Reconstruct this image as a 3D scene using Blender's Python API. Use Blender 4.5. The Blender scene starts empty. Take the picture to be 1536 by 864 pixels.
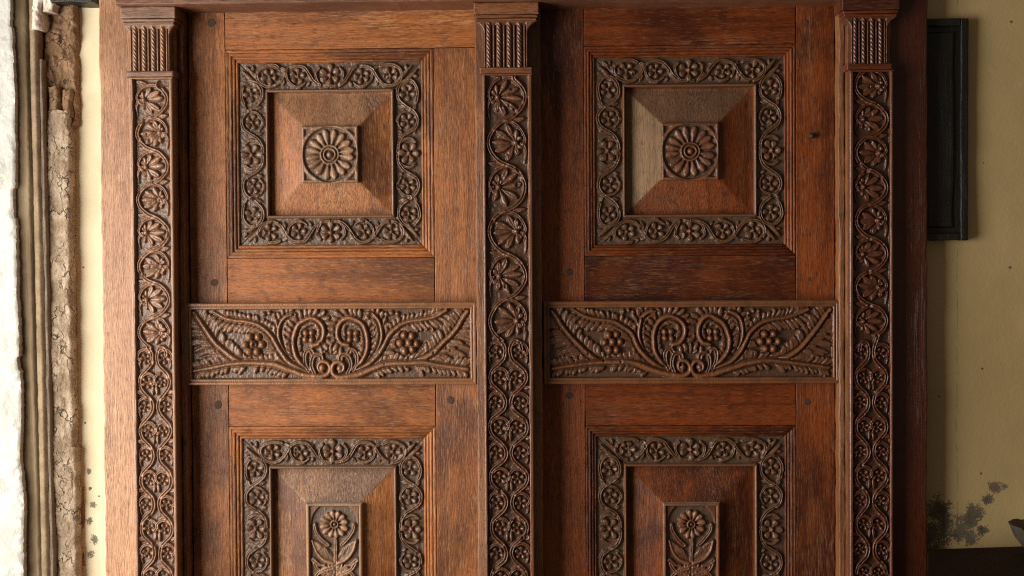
import bpy, math, random
import numpy as np
from mathutils import Vector, Matrix

sc = bpy.context.scene
COL = sc.collection
rng = np.random.default_rng(7)
random.seed(7)

# ------------------------------------------------------------------ camera
cd = bpy.data.cameras.new('camera')
cam = bpy.data.objects.new('camera', cd)
COL.objects.link(cam)
cam.location = (0.06115, -2.13612, 1.22642)
cam.rotation_euler = (1.55131, 0.00595, 0.02677)
cd.sensor_fit = 'HORIZONTAL'
cd.angle = math.radians(45)
cd.clip_start = 0.02
cd.clip_end = 100
sc.camera = cam

# ------------------------------------------------------------------ light
world = bpy.data.worlds.new('World')
sc.world = world
world.use_nodes = True
world.node_tree.nodes['Background'].inputs[0].default_value = (1.0, 0.86, 0.70, 1)
world.node_tree.nodes['Background'].inputs[1].default_value = 0.115

ld = bpy.data.lights.new('window_light', 'AREA')
ld.shape = 'RECTANGLE'
ld.size = 1.45
ld.size_y = 1.3
ld.energy = 74
ld.color = (1.0, 0.945, 0.865)
lamp = bpy.data.objects.new('window_light', ld)
COL.objects.link(lamp)
lamp.location = (-1.58, -.98, 1.02)
lamp.rotation_euler = (Vector((0.0, 0.0, 1.05)) - Vector(lamp.location)).to_track_quat('-Z', 'Y').to_euler()

sc.view_settings.view_transform = 'Standard'
sc.view_settings.look = 'None'
sc.view_settings.exposure = 0.0
sc.view_settings.gamma = 1.0
sc.view_settings.use_curve_mapping = False
try:
    sc.cycles.use_denoising = False
    sc.cycles.filter_width = 1.15
    sc.cycles.sample_clamp_indirect = 2.0
    sc.cycles.max_bounces = 6
except Exception:
    pass

# ------------------------------------------------------------------ materials
class N:
    def __init__(s, name):
        s.m = bpy.data.materials.new(name)
        s.m.use_nodes = True
        s.t = s.m.node_tree
        s.t.nodes.clear()
        s.out = s.new('ShaderNodeOutputMaterial')
        s.b = s.new('ShaderNodeBsdfPrincipled')
        s.link(s.b.outputs[0], s.out.inputs[0])
        s.tc = s.new('ShaderNodeTexCoord')
        s.co = s.tc.outputs['Object']
    def new(s, t): return s.t.nodes.new(t)
    def link(s, a, b): s.t.links.new(a, b)
    def set(s, sock, v):
        if hasattr(v, 'is_linked'): s.link(v, sock)
        elif isinstance(v, (tuple, list)) and len(v) == 3 and sock.type == 'RGBA': sock.default_value = (*v, 1)
        else: sock.default_value = v
    def mapping(s, v, scale, loc=(0, 0, 0)):
        n = s.new('ShaderNodeMapping'); s.link(v, n.inputs[0])
        n.inputs['Scale'].default_value = scale; n.inputs['Location'].default_value = loc
        return n.outputs[0]
    def rnd(s, v):
        oi = s.new('ShaderNodeObjectInfo')
        c = s.new('ShaderNodeVectorMath'); c.operation = 'MULTIPLY_ADD'
        cb = s.new('ShaderNodeCombineXYZ')
        for i in range(3): s.link(oi.outputs['Random'], cb.inputs[i])
        s.link(cb.outputs[0], c.inputs[0]); c.inputs[1].default_value = (7.3, 3.1, 11.7); s.link(v, c.inputs[2])
        return c.outputs[0]
    def noise(s, v, scale, detail=4, rough=.55, dist=0):
        n = s.new('ShaderNodeTexNoise'); s.link(v, n.inputs['Vector'])
        n.inputs['Scale'].default_value = scale; n.inputs['Detail'].default_value = detail
        n.inputs['Roughness'].default_value = rough; n.inputs['Distortion'].default_value = dist
        return n.outputs[0]
    def voro(s, v, scale, feat='F1', out=0, rand=1):
        n = s.new('ShaderNodeTexVoronoi'); n.feature = feat; s.link(v, n.inputs['Vector'])
        n.inputs['Scale'].default_value = scale; n.inputs['Randomness'].default_value = rand
        return n.outputs[out]
    def ramp(s, f, a, b, smooth=True):
        n = s.new('ShaderNodeMapRange'); n.interpolation_type = 'SMOOTHSTEP' if smooth else 'LINEAR'
        s.set(n.inputs[0], f); n.inputs[1].default_value = a; n.inputs[2].default_value = b
        return n.outputs[0]
    def mix(s, f, a, b, mode='MIX'):
        n = s.new('ShaderNodeMix'); n.data_type = 'RGBA'; n.blend_type = mode
        s.set(n.inputs[0], f); s.set(n.inputs[6], a); s.set(n.inputs[7], b)
        return n.outputs[2]
    def math(s, op, a, b=0.0, clamp=False):
        n = s.new('ShaderNodeMath'); n.operation = op; n.use_clamp = clamp
        s.set(n.inputs[0], a); s.set(n.inputs[1], b)
        return n.outputs[0]
    def attr(s, name):
        n = s.new('ShaderNodeAttribute'); n.attribute_name = name
        return n.outputs['Fac']
    def sep(s, v):
        n = s.new('ShaderNodeSeparateXYZ'); s.link(v, n.inputs[0]); return n.outputs
    def bump(s, h, strength, dist):
        n = s.new('ShaderNodeBump'); n.inputs['Strength'].default_value = strength
        n.inputs['Distance'].default_value = dist
        s.link(h, n.inputs['Height']); s.link(n.outputs[0], s.b.inputs['Normal'])
    def fin(s, col, rough, spec=.5):
        s.set(s.b.inputs['Base Color'], col); s.set(s.b.inputs['Roughness'], rough)
        s.b.inputs['Specular IOR Level'].default_value = spec
        return s.m

def wood(name, dark, mid, light, axis='Z', worn=.5, rough=.48, bump=.35, spec=.4):
    """old oiled timber: dark greasy stains, orange body colour, pale scuffs along the grain, open pores."""
    n = N(name)
    v = n.rnd(n.co)
    def along(k, loc=(0, 0, 0)): return n.mapping(v, {'Z': (1, 1, k), 'X': (k, 1, 1)}[axis], loc)
    bands = n.noise(along(.035), 75, 5, .6, .8)
    fine = n.noise(along(.05), 480, 3, .65)
    pores = n.noise(along(.085), 950, 2, .5)
    fleck = n.noise(along(.10, (3, 5, 7)), 600, 3, .65)
    patch = n.noise(along(.25, (9, 2, 4)), 10, 8, .70, .5)
    stain = n.noise(along(.5, (1, 8, 3)), 4.2, 7, .66, .6)
    mott = n.noise(v, 34, 5, .72)
    c = n.mix(n.ramp(bands, .32, .60), tuple(x * .55 + y * .45 for x, y in zip(dark, mid)), mid)
    c = n.mix(n.math('MULTIPLY', n.ramp(stain, .45, .63), .92), c, dark)
    c = n.mix(n.math('MULTIPLY', n.ramp(stain, .46, .30), .45), c, tuple(min(1, x * 1.35) for x in mid))
    c = n.mix(n.math('MULTIPLY', n.ramp(mott, .52, .70), .55), c, tuple(x * .7 for x in dark))
    grain = n.math('ADD', n.math('MULTIPLY', fine, .5), n.math('MULTIPLY', fleck, .5))
    scuff = n.math('MULTIPLY', n.ramp(n.math('ADD', n.math('MULTIPLY', patch, .75), n.math('MULTIPLY', mott, .25)), .49, .64), n.ramp(grain, .44, .60))
    c = n.mix(n.math('MULTIPLY', scuff, worn), c, light)
    c = n.mix(n.math('MULTIPLY', n.ramp(fleck, .56, .68), .16 + worn * .30), c, light)
    c = n.mix(n.math('MULTIPLY', n.ramp(fleck, .46, .34), .55), c, tuple(x * .5 for x in dark))
    c = n.mix(n.math('MULTIPLY', n.ramp(pores, .57, .69), .58), c, tuple(x * .35 for x in dark))
    grey = n.noise(along(.3, (6, 1, 9)), 7.5, 6, .68, .4)      # greyed, dusty wear
    gcol = tuple(.45 * x + .55 * y for x, y in zip(mid, (sum(mid) / 3 * 1.5, sum(mid) / 3 * 1.05, sum(mid) / 3 * .7)))
    c = n.mix(n.math('MULTIPLY', n.math('MULTIPLY', n.ramp(grey, .52, .68), n.ramp(grain, .40, .56)), .15 + worn * .55), c, gcol)
    # a few drying checks along the grain
    chk = n.noise(along(.012, (4, 4, 4)), 160, 2, .5)
    ck = n.math('MULTIPLY', n.ramp(n.math('ABSOLUTE', n.math('SUBTRACT', chk, .5)), .006, .0), n.ramp(patch, .50, .60))
    c = n.mix(n.math('MULTIPLY', ck, .7), c, tuple(x * .25 for x in dark))
    r = n.math('ADD', n.math('MULTIPLY', mott, .22), n.math('ADD', n.math('MULTIPLY', scuff, .22), rough - .16))
    h = n.math('ADD', n.math('ADD', bands, n.math('MULTIPLY', fine, .7)), n.math('SUBTRACT', n.math('MULTIPLY', fleck, .9), n.math('ADD', n.math('MULTIPLY', pores, .6), n.math('MULTIPLY', ck, .8))))
    n.bump(h, bump * 1.4, .0016)
    return n.fin(c, r, spec)

def carved(name, ground, mid, worn, rough=.42, wearamt=.6, spec=.5):
    n = N(name)
    v = n.co
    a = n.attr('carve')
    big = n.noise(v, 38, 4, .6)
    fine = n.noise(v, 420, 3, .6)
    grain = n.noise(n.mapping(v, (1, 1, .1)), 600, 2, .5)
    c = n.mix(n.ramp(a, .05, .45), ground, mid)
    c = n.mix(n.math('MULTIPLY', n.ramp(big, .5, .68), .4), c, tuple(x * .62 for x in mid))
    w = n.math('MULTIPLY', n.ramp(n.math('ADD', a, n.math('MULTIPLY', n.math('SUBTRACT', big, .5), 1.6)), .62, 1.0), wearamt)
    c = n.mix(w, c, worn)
    c = n.mix(n.math('MULTIPLY', n.ramp(fine, .58, .72), .35), c, tuple(x * .4 for x in mid))
    r = n.math('ADD', n.math('MULTIPLY', fine, .3), rough - .13)
    n.bump(n.math('ADD', fine, grain), .35, .0012)
    return n.fin(c, r, spec)

M = {}
# worn pale brown of the frame and the left leaf, redder varnish on the right leaf
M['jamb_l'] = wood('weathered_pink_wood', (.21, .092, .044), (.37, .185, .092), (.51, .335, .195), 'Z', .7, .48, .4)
M['lintel'] = wood('lintel_wood', (.11, .042, .022), (.20, .080, .040), (.30, .17, .10), 'X', .4, .5)
M['leaf_l_v'] = wood('brown_wood_upright', (.094, .027, .007), (.345, .112, .025), (.53, .295, .125), 'Z', .7, .50)
M['leaf_l_h'] = wood('brown_wood_level', (.090, .025, .006), (.340, .105, .022), (.53, .285, .118), 'X', .7, .50)
M['leaf_r_v'] = wood('red_wood_upright', (.050, .010, .003), (.225, .050, .008), (.36, .155, .055), 'Z', .55, .46, .35, .28)
M['leaf_r_h'] = wood('red_wood_level', (.046, .009, .003), (.200, .041, .007), (.34, .150, .058), 'X', .55, .46, .35, .28)
M['strip'] = wood('edge_strip_wood', (.10, .036, .013), (.27, .110, .042), (.40, .22, .11), 'Z', .5, .48)
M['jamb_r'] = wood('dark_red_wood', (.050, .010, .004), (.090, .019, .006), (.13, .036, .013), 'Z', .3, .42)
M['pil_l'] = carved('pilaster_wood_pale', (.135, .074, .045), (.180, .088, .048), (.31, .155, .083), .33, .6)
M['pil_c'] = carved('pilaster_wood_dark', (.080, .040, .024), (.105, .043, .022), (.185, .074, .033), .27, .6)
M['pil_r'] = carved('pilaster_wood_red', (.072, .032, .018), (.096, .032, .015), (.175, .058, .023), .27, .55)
M['fil_l'] = wood('fillet_wood_pale', (.22, .105, .05), (.34, .17, .085), (.46, .30, .19), 'Z', .5, .45)
M['border_l'] = carved('border_wood_grey', (.112, .066, .042), (.140, .074, .042), (.225, .112, .056), .32, .55)
M['border_r'] = carved('border_wood_brown', (.098, .055, .034), (.118, .055, .028), (.20, .082, .033), .32, .55)
M['rail_l'] = carved('rail_carving_brown', (.115, .064, .040), (.160, .076, .039), (.29, .122, .050), .30, .7)
M['rail_r'] = carved('rail_carving_red', (.085, .043, .024), (.115, .046, .021), (.215, .078, .028), .32, .65)
M['rose_l'] = carved('rosette_wood', (.115, .072, .050), (.165, .086, .048), (.36, .20, .105), .40, .65)
M['rose_r'] = carved('rosette_wood_red', (.095, .055, .034), (.110, .042, .021), (.25, .10, .042), .36, .6)
M['boss'] = carved('reddish_boss', (.15, .07, .04), (.21, .075, .04), (.33, .14, .08), .4, .5)
def plain(name, c1, c2, scale, rough=.85, bump=.3, dist=.004, spec=.3, crack=0):
    n = N(name)
    a = n.noise(n.co, scale, 6, .65)
    b = n.noise(n.co, scale * 9, 4, .6)
    c = n.mix(n.ramp(a, .35, .65), c1, c2)
    c = n.mix(n.math('MULTIPLY', n.ramp(b, .5, .72), .5), c, tuple(x * .55 for x in c1))
    if crack:
        wv = n.new('ShaderNodeVectorMath'); wv.operation = 'ADD'
        nz = n.new('ShaderNodeTexNoise'); nz.inputs['Scale'].default_value = 60; n.link(n.co, nz.inputs['Vector'])
        sc_ = n.new('ShaderNodeVectorMath'); sc_.operation = 'SCALE'; sc_.inputs['Scale'].default_value = .03; n.link(nz.outputs['Color'], sc_.inputs[0])
        n.link(n.mapping(n.co, (1, 1, .5)), wv.inputs[0]); n.link(sc_.outputs[0], wv.inputs[1])
        e = n.voro(wv.outputs[0], crack, 'DISTANCE_TO_EDGE')
        k = n.math('MULTIPLY', n.ramp(e, .045, .005), n.ramp(a, .42, .58))
        c = n.mix(n.math('MULTIPLY', k, .8), c, tuple(x * .25 for x in c1))
        b = n.math('SUBTRACT', b, n.math('MULTIPLY', k, 1.6))
    n.bump(n.math('ADD', a, n.math('MULTIPLY', b, .5)), bump, dist)
    return n.fin(c, rough, spec)
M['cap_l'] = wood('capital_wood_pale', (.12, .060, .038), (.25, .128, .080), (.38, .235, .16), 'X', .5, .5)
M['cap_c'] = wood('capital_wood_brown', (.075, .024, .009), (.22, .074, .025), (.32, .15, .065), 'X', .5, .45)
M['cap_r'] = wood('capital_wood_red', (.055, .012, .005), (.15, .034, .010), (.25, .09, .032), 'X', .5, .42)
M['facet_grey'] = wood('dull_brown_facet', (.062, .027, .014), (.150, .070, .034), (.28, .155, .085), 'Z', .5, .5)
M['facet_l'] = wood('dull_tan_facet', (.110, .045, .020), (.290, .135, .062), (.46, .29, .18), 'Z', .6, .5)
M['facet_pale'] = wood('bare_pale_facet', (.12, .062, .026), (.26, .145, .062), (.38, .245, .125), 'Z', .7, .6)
M['dust'] = plain('pale_dust', (.42, .37, .32), (.30, .24, .19), 90, .95)
M['peg'] = plain('dark_peg', (.045, .024, .016), (.08, .038, .022), 200, .6)
M['iron'] = plain('black_iron', (.02, .016, .014), (.05, .03, .02), 200, .5)
M['black'] = wood('blackened_wood', (.007, .006, .004), (.013, .010, .006), (.024, .017, .010), 'Z', .4, .5)
M['bench'] = wood('dark_table_wood', (.012, .005, .003), (.024, .009, .005), (.035, .014, .007), 'X', .3, .8, .3, .12)
M['bowl'] = plain('chipped_grey_clay', (.040, .033, .024), (.062, .050, .036), 40, .8)
M['bowl_in'] = plain('cream_glaze', (.13, .10, .055), (.17, .13, .07), 30, .6)
M['floor'] = plain('floor_screed', (.16, .12, .09), (.22, .17, .13), 8, .8)
M['lump'] = plain('grey_lime_rubble', (.22, .155, .10), (.40, .31, .22), 26, .95, .9, .006, .3, 34)
M['earth'] = plain('brown_mud_brick', (.17, .095, .050), (.27, .165, .095), 34, .95, .8, .005, .3, 40)
M['flake'] = plain('pink_white_plaster_flake', (.52, .42, .35), (.62, .55, .47), 30, .9, .5)
def old_timber():
    n = N('old_timber')
    g = n.mapping(n.co, (1, 1, .05))
    a = n.noise(g, 60, 5, .6, .5); b = n.noise(g, 400, 3, .6); p = n.noise(n.co, 9, 5, .6)
    c = n.mix(n.ramp(a, .35, .65), (.115, .078, .045), (.195, .14, .082))
    c = n.mix(n.math('MULTIPLY', n.ramp(p, .48, .66), .6), c, (.25, .19, .12))
    c = n.mix(n.math('MULTIPLY', n.ramp(b, .52, .7), .3), c, (.12, .08, .045))
    n.bump(n.math('ADD', a, b), .4, .002)
    return n.fin(c, .9, .2)
M['old_timber'] = old_timber()
M['timber_tan'] = plain('tan_timber', (.165, .115, .068), (.255, .185, .112), 30, .85, .4, .003)
M['batten'] = plain('grey_batten', (.17, .13, .095), (.25, .20, .15), 30, .85)

def white_plaster():
    n = N('white_limewash')
    a = n.noise(n.co, 14, 6, .65); f = n.noise(n.co, 160, 4, .6)
    c = n.mix(n.ramp(a, .4, .7), (.47, .465, .43), (.39, .38, .335))
    c = n.mix(n.math('MULTIPLY', n.ramp(n.noise(n.co, 30, 5, .7), .56, .62), .6), c, (.30, .285, .245))
    n.bump(n.math('ADD', a, n.math('MULTIPLY', f, .4)), .5, .006)
    return n.fin(c, .9, .2)
M['white'] = white_plaster()

def cream_wall():
    n = N('cream_wall_paint')
    big = n.noise(n.co, 2.6, 5, .6); mid = n.noise(n.co, 16, 5, .65); f = n.noise(n.co, 220, 3, .6)
    xw = n.ramp(n.sep(n.co)[0], -.2, .3)      # dirtier ochre right of the door, with dimmer warm light painted in; cream left
    c = n.mix(n.ramp(big, .35, .68), n.mix(xw, (.64, .56, .39), (.54, .39, .185)), n.mix(xw, (.56, .47, .30), (.46, .325, .145)))
    c = n.mix(n.math('MULTIPLY', n.ramp(mid, .52, .74), .3), c, (.42, .32, .17))
    # paint lost in patches low down, the dark render behind it laid bare
    warp = n.math('ADD', n.math('MULTIPLY', n.noise(n.co, 46, 8, .75), .75), n.math('MULTIPLY', n.noise(n.co, 170, 6, .8), .25))
    xyz = n.sep(n.co)
    lost = None
    for (x, z, r, soft) in [(.735, .800, .024, 1), (.745, .775, .026, 1), (.787, .778, .020, 1), (.797, .795, .016, 1), (.722, .755, .034, 1), (.770, .762, .018, 1),
                       (.830, .838, .0115, 1), (.819, .818, .010, 1), (.846, .840, .005, 1), (.790, .750, .014, 1), (.808, .766, .011, 1),
                       (-.757, .86, .005, 1), (-.750, .80, .006, 1), (-.757, .77, .006, 1), (-.749, .735, .008, 1), (-.755, .83, .004, 1), (-.756, .71, .007, 1)]:
        dx = n.math('SUBTRACT', xyz[0], x); dz = n.math('SUBTRACT', xyz[2], z)
        d = n.math('SQRT', n.math('ADD', n.math('MULTIPLY', dx, dx), n.math('MULTIPLY', dz, dz)))
        m = n.math('SUBTRACT', 1.0, n.math('DIVIDE', d, r))
        lost = m if lost is None else n.math('MAXIMUM', lost, m)
    lost = n.math('ADD', n.math('MAXIMUM', n.math('MULTIPLY', lost, 1.1), -1.2), n.math('ADD', n.math('MULTIPLY', n.math('SUBTRACT', warp, .5), 5.0), n.math('MULTIPLY', n.math('SUBTRACT', n.noise(n.co, 380, 4, .7), .5), 3.2)))
    lf = n.ramp(lost, .10, .32)
    hx = n.math('ABSOLUTE', n.math('ADD', n.math('SUBTRACT', xyz[0], .766), n.math('MULTIPLY', n.math('SUBTRACT', n.noise(n.mapping(n.co, (0, 0, 1)), 9, 5, .6), .5), .02)))
    hair = n.math('MULTIPLY', n.ramp(hx, .0011, .0003), n.ramp(n.noise(n.co, 30, 3, .6), .42, .56))
    c = n.mix(n.math('MULTIPLY', hair, .55), c, (.12, .09, .05))
    c = n.mix(n.math('MULTIPLY', lf, .9), c, n.mix(n.ramp(mid, .4, .6), (.055, .047, .036), (.13, .11, .085)))
    # small chips
    vd = n.voro(n.co, 42); vc = n.voro(n.co, 42, 'F1', 1)
    vs = n.sep(vc)
    spot = n.math('MULTIPLY', n.math('LESS_THAN', n.math('ADD', vd, n.math('MULTIPLY', f, .10)), .155), n.math('GREATER_THAN', vs[0], .88))
    c = n.mix(n.math('MULTIPLY', spot, .8), c, (.05, .04, .03))
    h = n.math('SUBTRACT', n.math('ADD', n.math('MULTIPLY', mid, .8), n.math('MULTIPLY', f, .25)), n.math('MULTIPLY', lf, .7))
    n.bump(h, .35, .004)
    return n.fin(c, .8, .3)
M['cream'] = cream_wall()

# ------------------------------------------------------------------ helpers
def vnoise(x, y, seed=0):
    """value noise on arrays, period-free, ~0 mean, range about -1..1"""
    r = np.random.default_rng(seed).random((64, 64)) * 2 - 1
    xi = np.floor(x).astype(int); yi = np.floor(y).astype(int)
    fx = x - xi; fy = y - yi
    fx = fx * fx * (3 - 2 * fx); fy = fy * fy * (3 - 2 * fy)
    a = r[xi % 64, yi % 64]; b = r[(xi + 1) % 64, yi % 64]
    c = r[xi % 64, (yi + 1) % 64]; d = r[(xi + 1) % 64, (yi + 1) % 64]
    return (a * (1 - fx) + b * fx) * (1 - fy) + (c * (1 - fx) + d * fx) * fy
def fbm(x, y, seed=0, oct=4, gain=.5):
    s = 0; a = 1
    for i in range(oct):
        s = s + a * vnoise(x * 2 ** i + 13.7 * i, y * 2 ** i + 5.1 * i, seed + i); a *= gain
    return s

def link(o, parent=None, mat=None):
    COL.objects.link(o)
    if parent is not None: o.parent = parent
    if mat is not None and o.type == 'MESH' and not o.data.materials: o.data.materials.append(M[mat])
    return o
def tag(o, label, cat, group=None, kind=None):
    if label: o['label'] = label
    if cat: o['category'] = cat
    if group: o['group'] = group
    o['kind'] = kind or 'thing'
    return o
def empty(name, loc):
    o = bpy.data.objects.new(name, None); o.empty_display_size = .05; o.location = loc
    COL.objects.link(o)
    return o

def raw_mesh(name, co, quads, mats, midx=None, attr=None, smooth=True):
    me = bpy.data.meshes.new(name)
    nv, nf = len(co), len(quads)
    me.vertices.add(nv); me.vertices.foreach_set('co', np.ascontiguousarray(co, np.float32).ravel())
    me.loops.add(nf * 4); me.loops.foreach_set('vertex_index', np.ascontiguousarray(quads, np.int32).ravel())
    me.polygons.add(nf); me.polygons.foreach_set('loop_start', np.arange(0, nf * 4, 4, dtype=np.int32))
    for m in mats: me.materials.append(M[m])
    if midx is not None: me.polygons.foreach_set('material_index', np.ascontiguousarray(midx, np.int32))
    me.polygons.foreach_set('use_smooth', np.full(nf, smooth, dtype=bool) if np.isscalar(smooth) else smooth)
    if attr is not None:
        a = me.attributes.new('carve', 'FLOAT', 'POINT'); a.data.foreach_set('value', np.ascontiguousarray(attr, np.float32))
    me.update(calc_edges=True); me.validate()
    return me

class Carve:
    """A relief: a sheet of points (u, v in millimetres) with a height, cut into pieces by what each point belongs to."""
    def __init__(s, U, V):
        s.U, s.V = U.astype(float), V.astype(float)
        s.PU, s.PV = s.U, s.V
        s.H = np.zeros_like(s.U); s.ID = np.zeros(s.U.shape, int)
        s.kinds = ['base']; s.mats = {}
    def hand(s, seed, amp=1.25):
        """let the drawing wander as a carver's does"""
        s.PU = s.U + amp * vnoise(s.U / 27, s.V / 31, seed) + .2 * amp * vnoise(s.U / 8, s.V / 9, seed + 1)
        s.PV = s.V + amp * vnoise(s.U / 29, s.V / 26, seed + 2) + .2 * amp * vnoise(s.U / 9, s.V / 8, seed + 3)
        return s
    def chips(s, n, seed, rmin=2., rmax=5.):
        g = np.random.default_rng(seed)
        for _ in range(n):
            i = g.integers(0, s.U.shape[0]); j = g.integers(0, s.U.shape[1])
            r = g.uniform(rmin, rmax)
            ix = np.nonzero((np.abs(s.U - s.U[i, j]) < r) & (np.abs(s.V - s.V[i, j]) < r * 1.6))
            q = np.hypot(s.U[ix] - s.U[i, j], (s.V[ix] - s.V[i, j]) / 1.6) / r
            cut = s.H[i, j] * g.uniform(.3, .75)
            s.H[ix] = np.where(q < 1, np.minimum(s.H[ix], cut + 6 * q ** 3), s.H[ix])
    def piece(s, kind, mat=None):
        s.kinds.append(kind)
        if mat: s.mats[len(s.kinds) - 1] = mat
        return len(s.kinds) - 1
    def sel(s, u0, u1, v0, v1):
        return np.nonzero((s.PU >= u0) & (s.PU <= u1) & (s.PV >= v0) & (s.PV <= v1))
    def put(s, ix, h, pid):
        old = s.H[ix]; up = h > old + .05
        s.H[ix] = np.where(up, h, old)
        s.ID[ix] = np.where(up & (h > .35), pid, s.ID[ix])
    def tube(s, pts, r, h, pid, groove=0., r1=None, h1=None, gw=.24, p=3.0, moat=0.):
        P = smooth_line(pts)
        n = len(P); t = np.linspace(0, 1, n)
        R = r + ((r if r1 is None else r1) - r) * t
        HH = h + ((h if h1 is None else h1) - h) * t
        m = max(r, r1 or 0) + 1
        ix = s.sel(P[:, 0].min() - m, P[:, 0].max() + m, P[:, 1].min() - m, P[:, 1].max() + m)
        u, v = s.PU[ix], s.PV[ix]
        best = np.full(u.shape, 9.); bh = np.zeros(u.shape)
        for i in range(n - 1):
            ax, ay = P[i]; bx, by = P[i + 1]
            dx, dy = bx - ax, by - ay; L = dx * dx + dy * dy + 1e-9
            k = np.clip(((u - ax) * dx + (v - ay) * dy) / L, 0, 1)
            q = np.hypot(u - ax - k * dx, v - ay - k * dy) / (R[i] + (R[i + 1] - R[i]) * k)
            w = q < best
            best = np.where(w, q, best); bh = np.where(w, HH[i] + (HH[i + 1] - HH[i]) * k, bh)
        if moat:
            lim = 1 + moat / max(r, r1 or 0)
            s.H[ix] = np.where(best < lim, s.H[ix] * np.clip((best - 1) / (lim - 1), .15, 1), s.H[ix])
        prof = np.where(best < 1, (1 - best ** p), 0)
        if groove: prof = prof * (1 - groove * np.exp(-(best / gw) ** 2))
        s.put(ix, bh * prof, pid)
    def petal(s, cx, cy, ang, r0, r1, w, h, pid, scoop=0., bias=1.5, rise=.5, p=.6, bend=0., blunt=.65):
        ca, sa = math.cos(ang), math.sin(ang)
        m = r1 + w + 2
        ix = s.sel(cx - m, cx + m, cy - m, cy + m)
        du, dv = s.PU[ix] - cx, s.PV[ix] - cy
        a = du * ca + dv * sa; b = -du * sa + dv * ca
        t = np.clip((a - r0) / (r1 - r0), 0, 1)
        b = b - bend * (t ** 2) * (r1 - r0)
        hw = w * np.sin(np.pi * np.clip(t, 1e-4, 1 - 1e-4) ** bias) ** blunt + 1e-6
        q = np.abs(b) / hw
        inside = (a > r0) & (a < r1) & (q < 1)
        prof = (1 - np.clip(q, 0, 1) ** 2) ** p * (1 - rise + rise * np.sin(np.pi * .5 * np.clip(t * 1.2, 0, 1)))
        if scoop: prof = prof * (1 - scoop * np.exp(-(q / .42) ** 2))
        s.put(ix, np.where(inside, h * prof, 0), pid)
    def ball(s, cx, cy, r, h, pid, p=.6, moat=0.):
        e = r + moat
        ix = s.sel(cx - e, cx + e, cy - e, cy + e)
        q = np.hypot(s.PU[ix] - cx, s.PV[ix] - cy) / r
        if moat: s.H[ix] = np.where((q < e / r) & (s.ID[ix] != pid), s.H[ix] * .2, s.H[ix])
        s.put(ix, np.where(q < 1, h * np.clip(1 - q * q, 0, 1) ** p, 0), pid)
    def ring(s, cx, cy, r, w, h, pid):
        ix = s.sel(cx - r - w, cx + r + w, cy - r - w, cy + r + w)
        q = np.abs(np.hypot(s.PU[ix] - cx, s.PV[ix] - cy) - r) / w
        s.put(ix, np.where(q < 1, h * (1 - q ** 2.5), 0), pid)
    def flower(s, cx, cy, R, h, pid, n=5, a0=None, boss=None):
        a0 = rng.uniform(0, 6.28) if a0 is None else a0
        for k in range(n):
            a = a0 + 2 * math.pi * k / n + rng.normal(0, .07)
            rr = R * rng.uniform(.93, 1.06)
            s.petal(cx, cy, a, R * .20, rr, R * .40 * (5 / n) ** .6, h * rng.uniform(.8, 1.08), pid, scoop=.15, bias=1.9, rise=.6, blunt=.5)
        s.ball(cx, cy, R * .23, h * 1.08, pid if boss is None else boss)
    def blur(s, k=1):
        for _ in range(k):
            P = np.pad(s.H, 1, mode='edge')
            s.H = (P[1:-1, 1:-1] * 4 + P[:-2, 1:-1] * 1.5 + P[2:, 1:-1] * 1.5 + P[1:-1, :-2] * 1.5 + P[1:-1, 2:] * 1.5 + P[:-2, :-2] * .5 + P[:-2, 2:] * .5 + P[2:, :-2] * .5 + P[2:, 2:] * .5) / 12
    def build(s, name, parent, mat, origin, eu=(1, 0, 0), ev=(0, 0, 1), skirt=None, top_mat=None, hmax=None, lookup=None, attr=None, base_mat=None, base_attr_top=None):
        """origin in metres (in the parent's space); heights rise towards -Y."""
        n, m = s.U.shape
        o3 = np.array(origin); eu = np.array(eu, float); ev = np.array(ev, float)
        co = o3 + (s.U[..., None] * eu + s.V[..., None] * ev) / 1000 + s.H[..., None] / 1000 * np.array([0, -1., 0])
        A = (s.H - s.H.min()) / max(1e-6, (hmax or np.percentile(s.H, 99.5)) - s.H.min()) if attr is None else attr
        idx = np.arange(n * m).reshape(n, m)
        q = np.stack([idx[:-1, :-1], idx[1:, :-1], idx[1:, 1:], idx[:-1, 1:]], -1)
        cid = np.maximum(np.maximum(s.ID[:-1, :-1], s.ID[1:, :-1]), np.maximum(s.ID[1:, 1:], s.ID[:-1, 1:]))
        for k in range(1, len(s.kinds)):
            if (cid == k).sum() < 8: cid[cid == k] = 0
        C = co.reshape(-1, 3); AA = A.ravel()
        objs = []
        base = None
        for k in range(len(s.kinds)):
            Q = q[cid == k]
            if not len(Q): continue
            use, inv = np.unique(Q.ravel(), return_inverse=True)
            cc = C[use]; qq = inv.reshape(-1, 4); aa = AA[use]
            mats = [s.mats.get(k, mat)]; mi = None
            if k == 0:
                if base_mat: mats = [base_mat]
                mi = np.zeros(len(qq), int)
                if skirt is not None:
                    loops = [idx[:, 0], idx[-1, :], idx[::-1, -1], idx[0, ::-1]]
                    mats = mats + [top_mat or mats[0]]
                    sm = np.ones(len(qq), bool)
                    for li, L in enumerate(loops):
                        f = C[L]; bk = f.copy(); bk[:, 1] = o3[1] + skirt / 1000
                        b0 = len(cc); cc = np.vstack([cc, f, bk]); aa = np.concatenate([aa, AA[L], AA[L]])
                        K = len(L); i = np.arange(K - 1)
                        qq = np.vstack([qq, np.stack([b0 + i + 1, b0 + i, b0 + K + i, b0 + K + i + 1], -1)])
                        mi = np.concatenate([mi, np.full(K - 1, 1 if (li == 2) else 0)]); sm = np.concatenate([sm, np.zeros(K - 1, bool)])
                    me = raw_mesh(name, cc, qq, mats, mi, aa, sm)
                else:
                    me = raw_mesh(name, cc, qq, mats, mi, aa)
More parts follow.
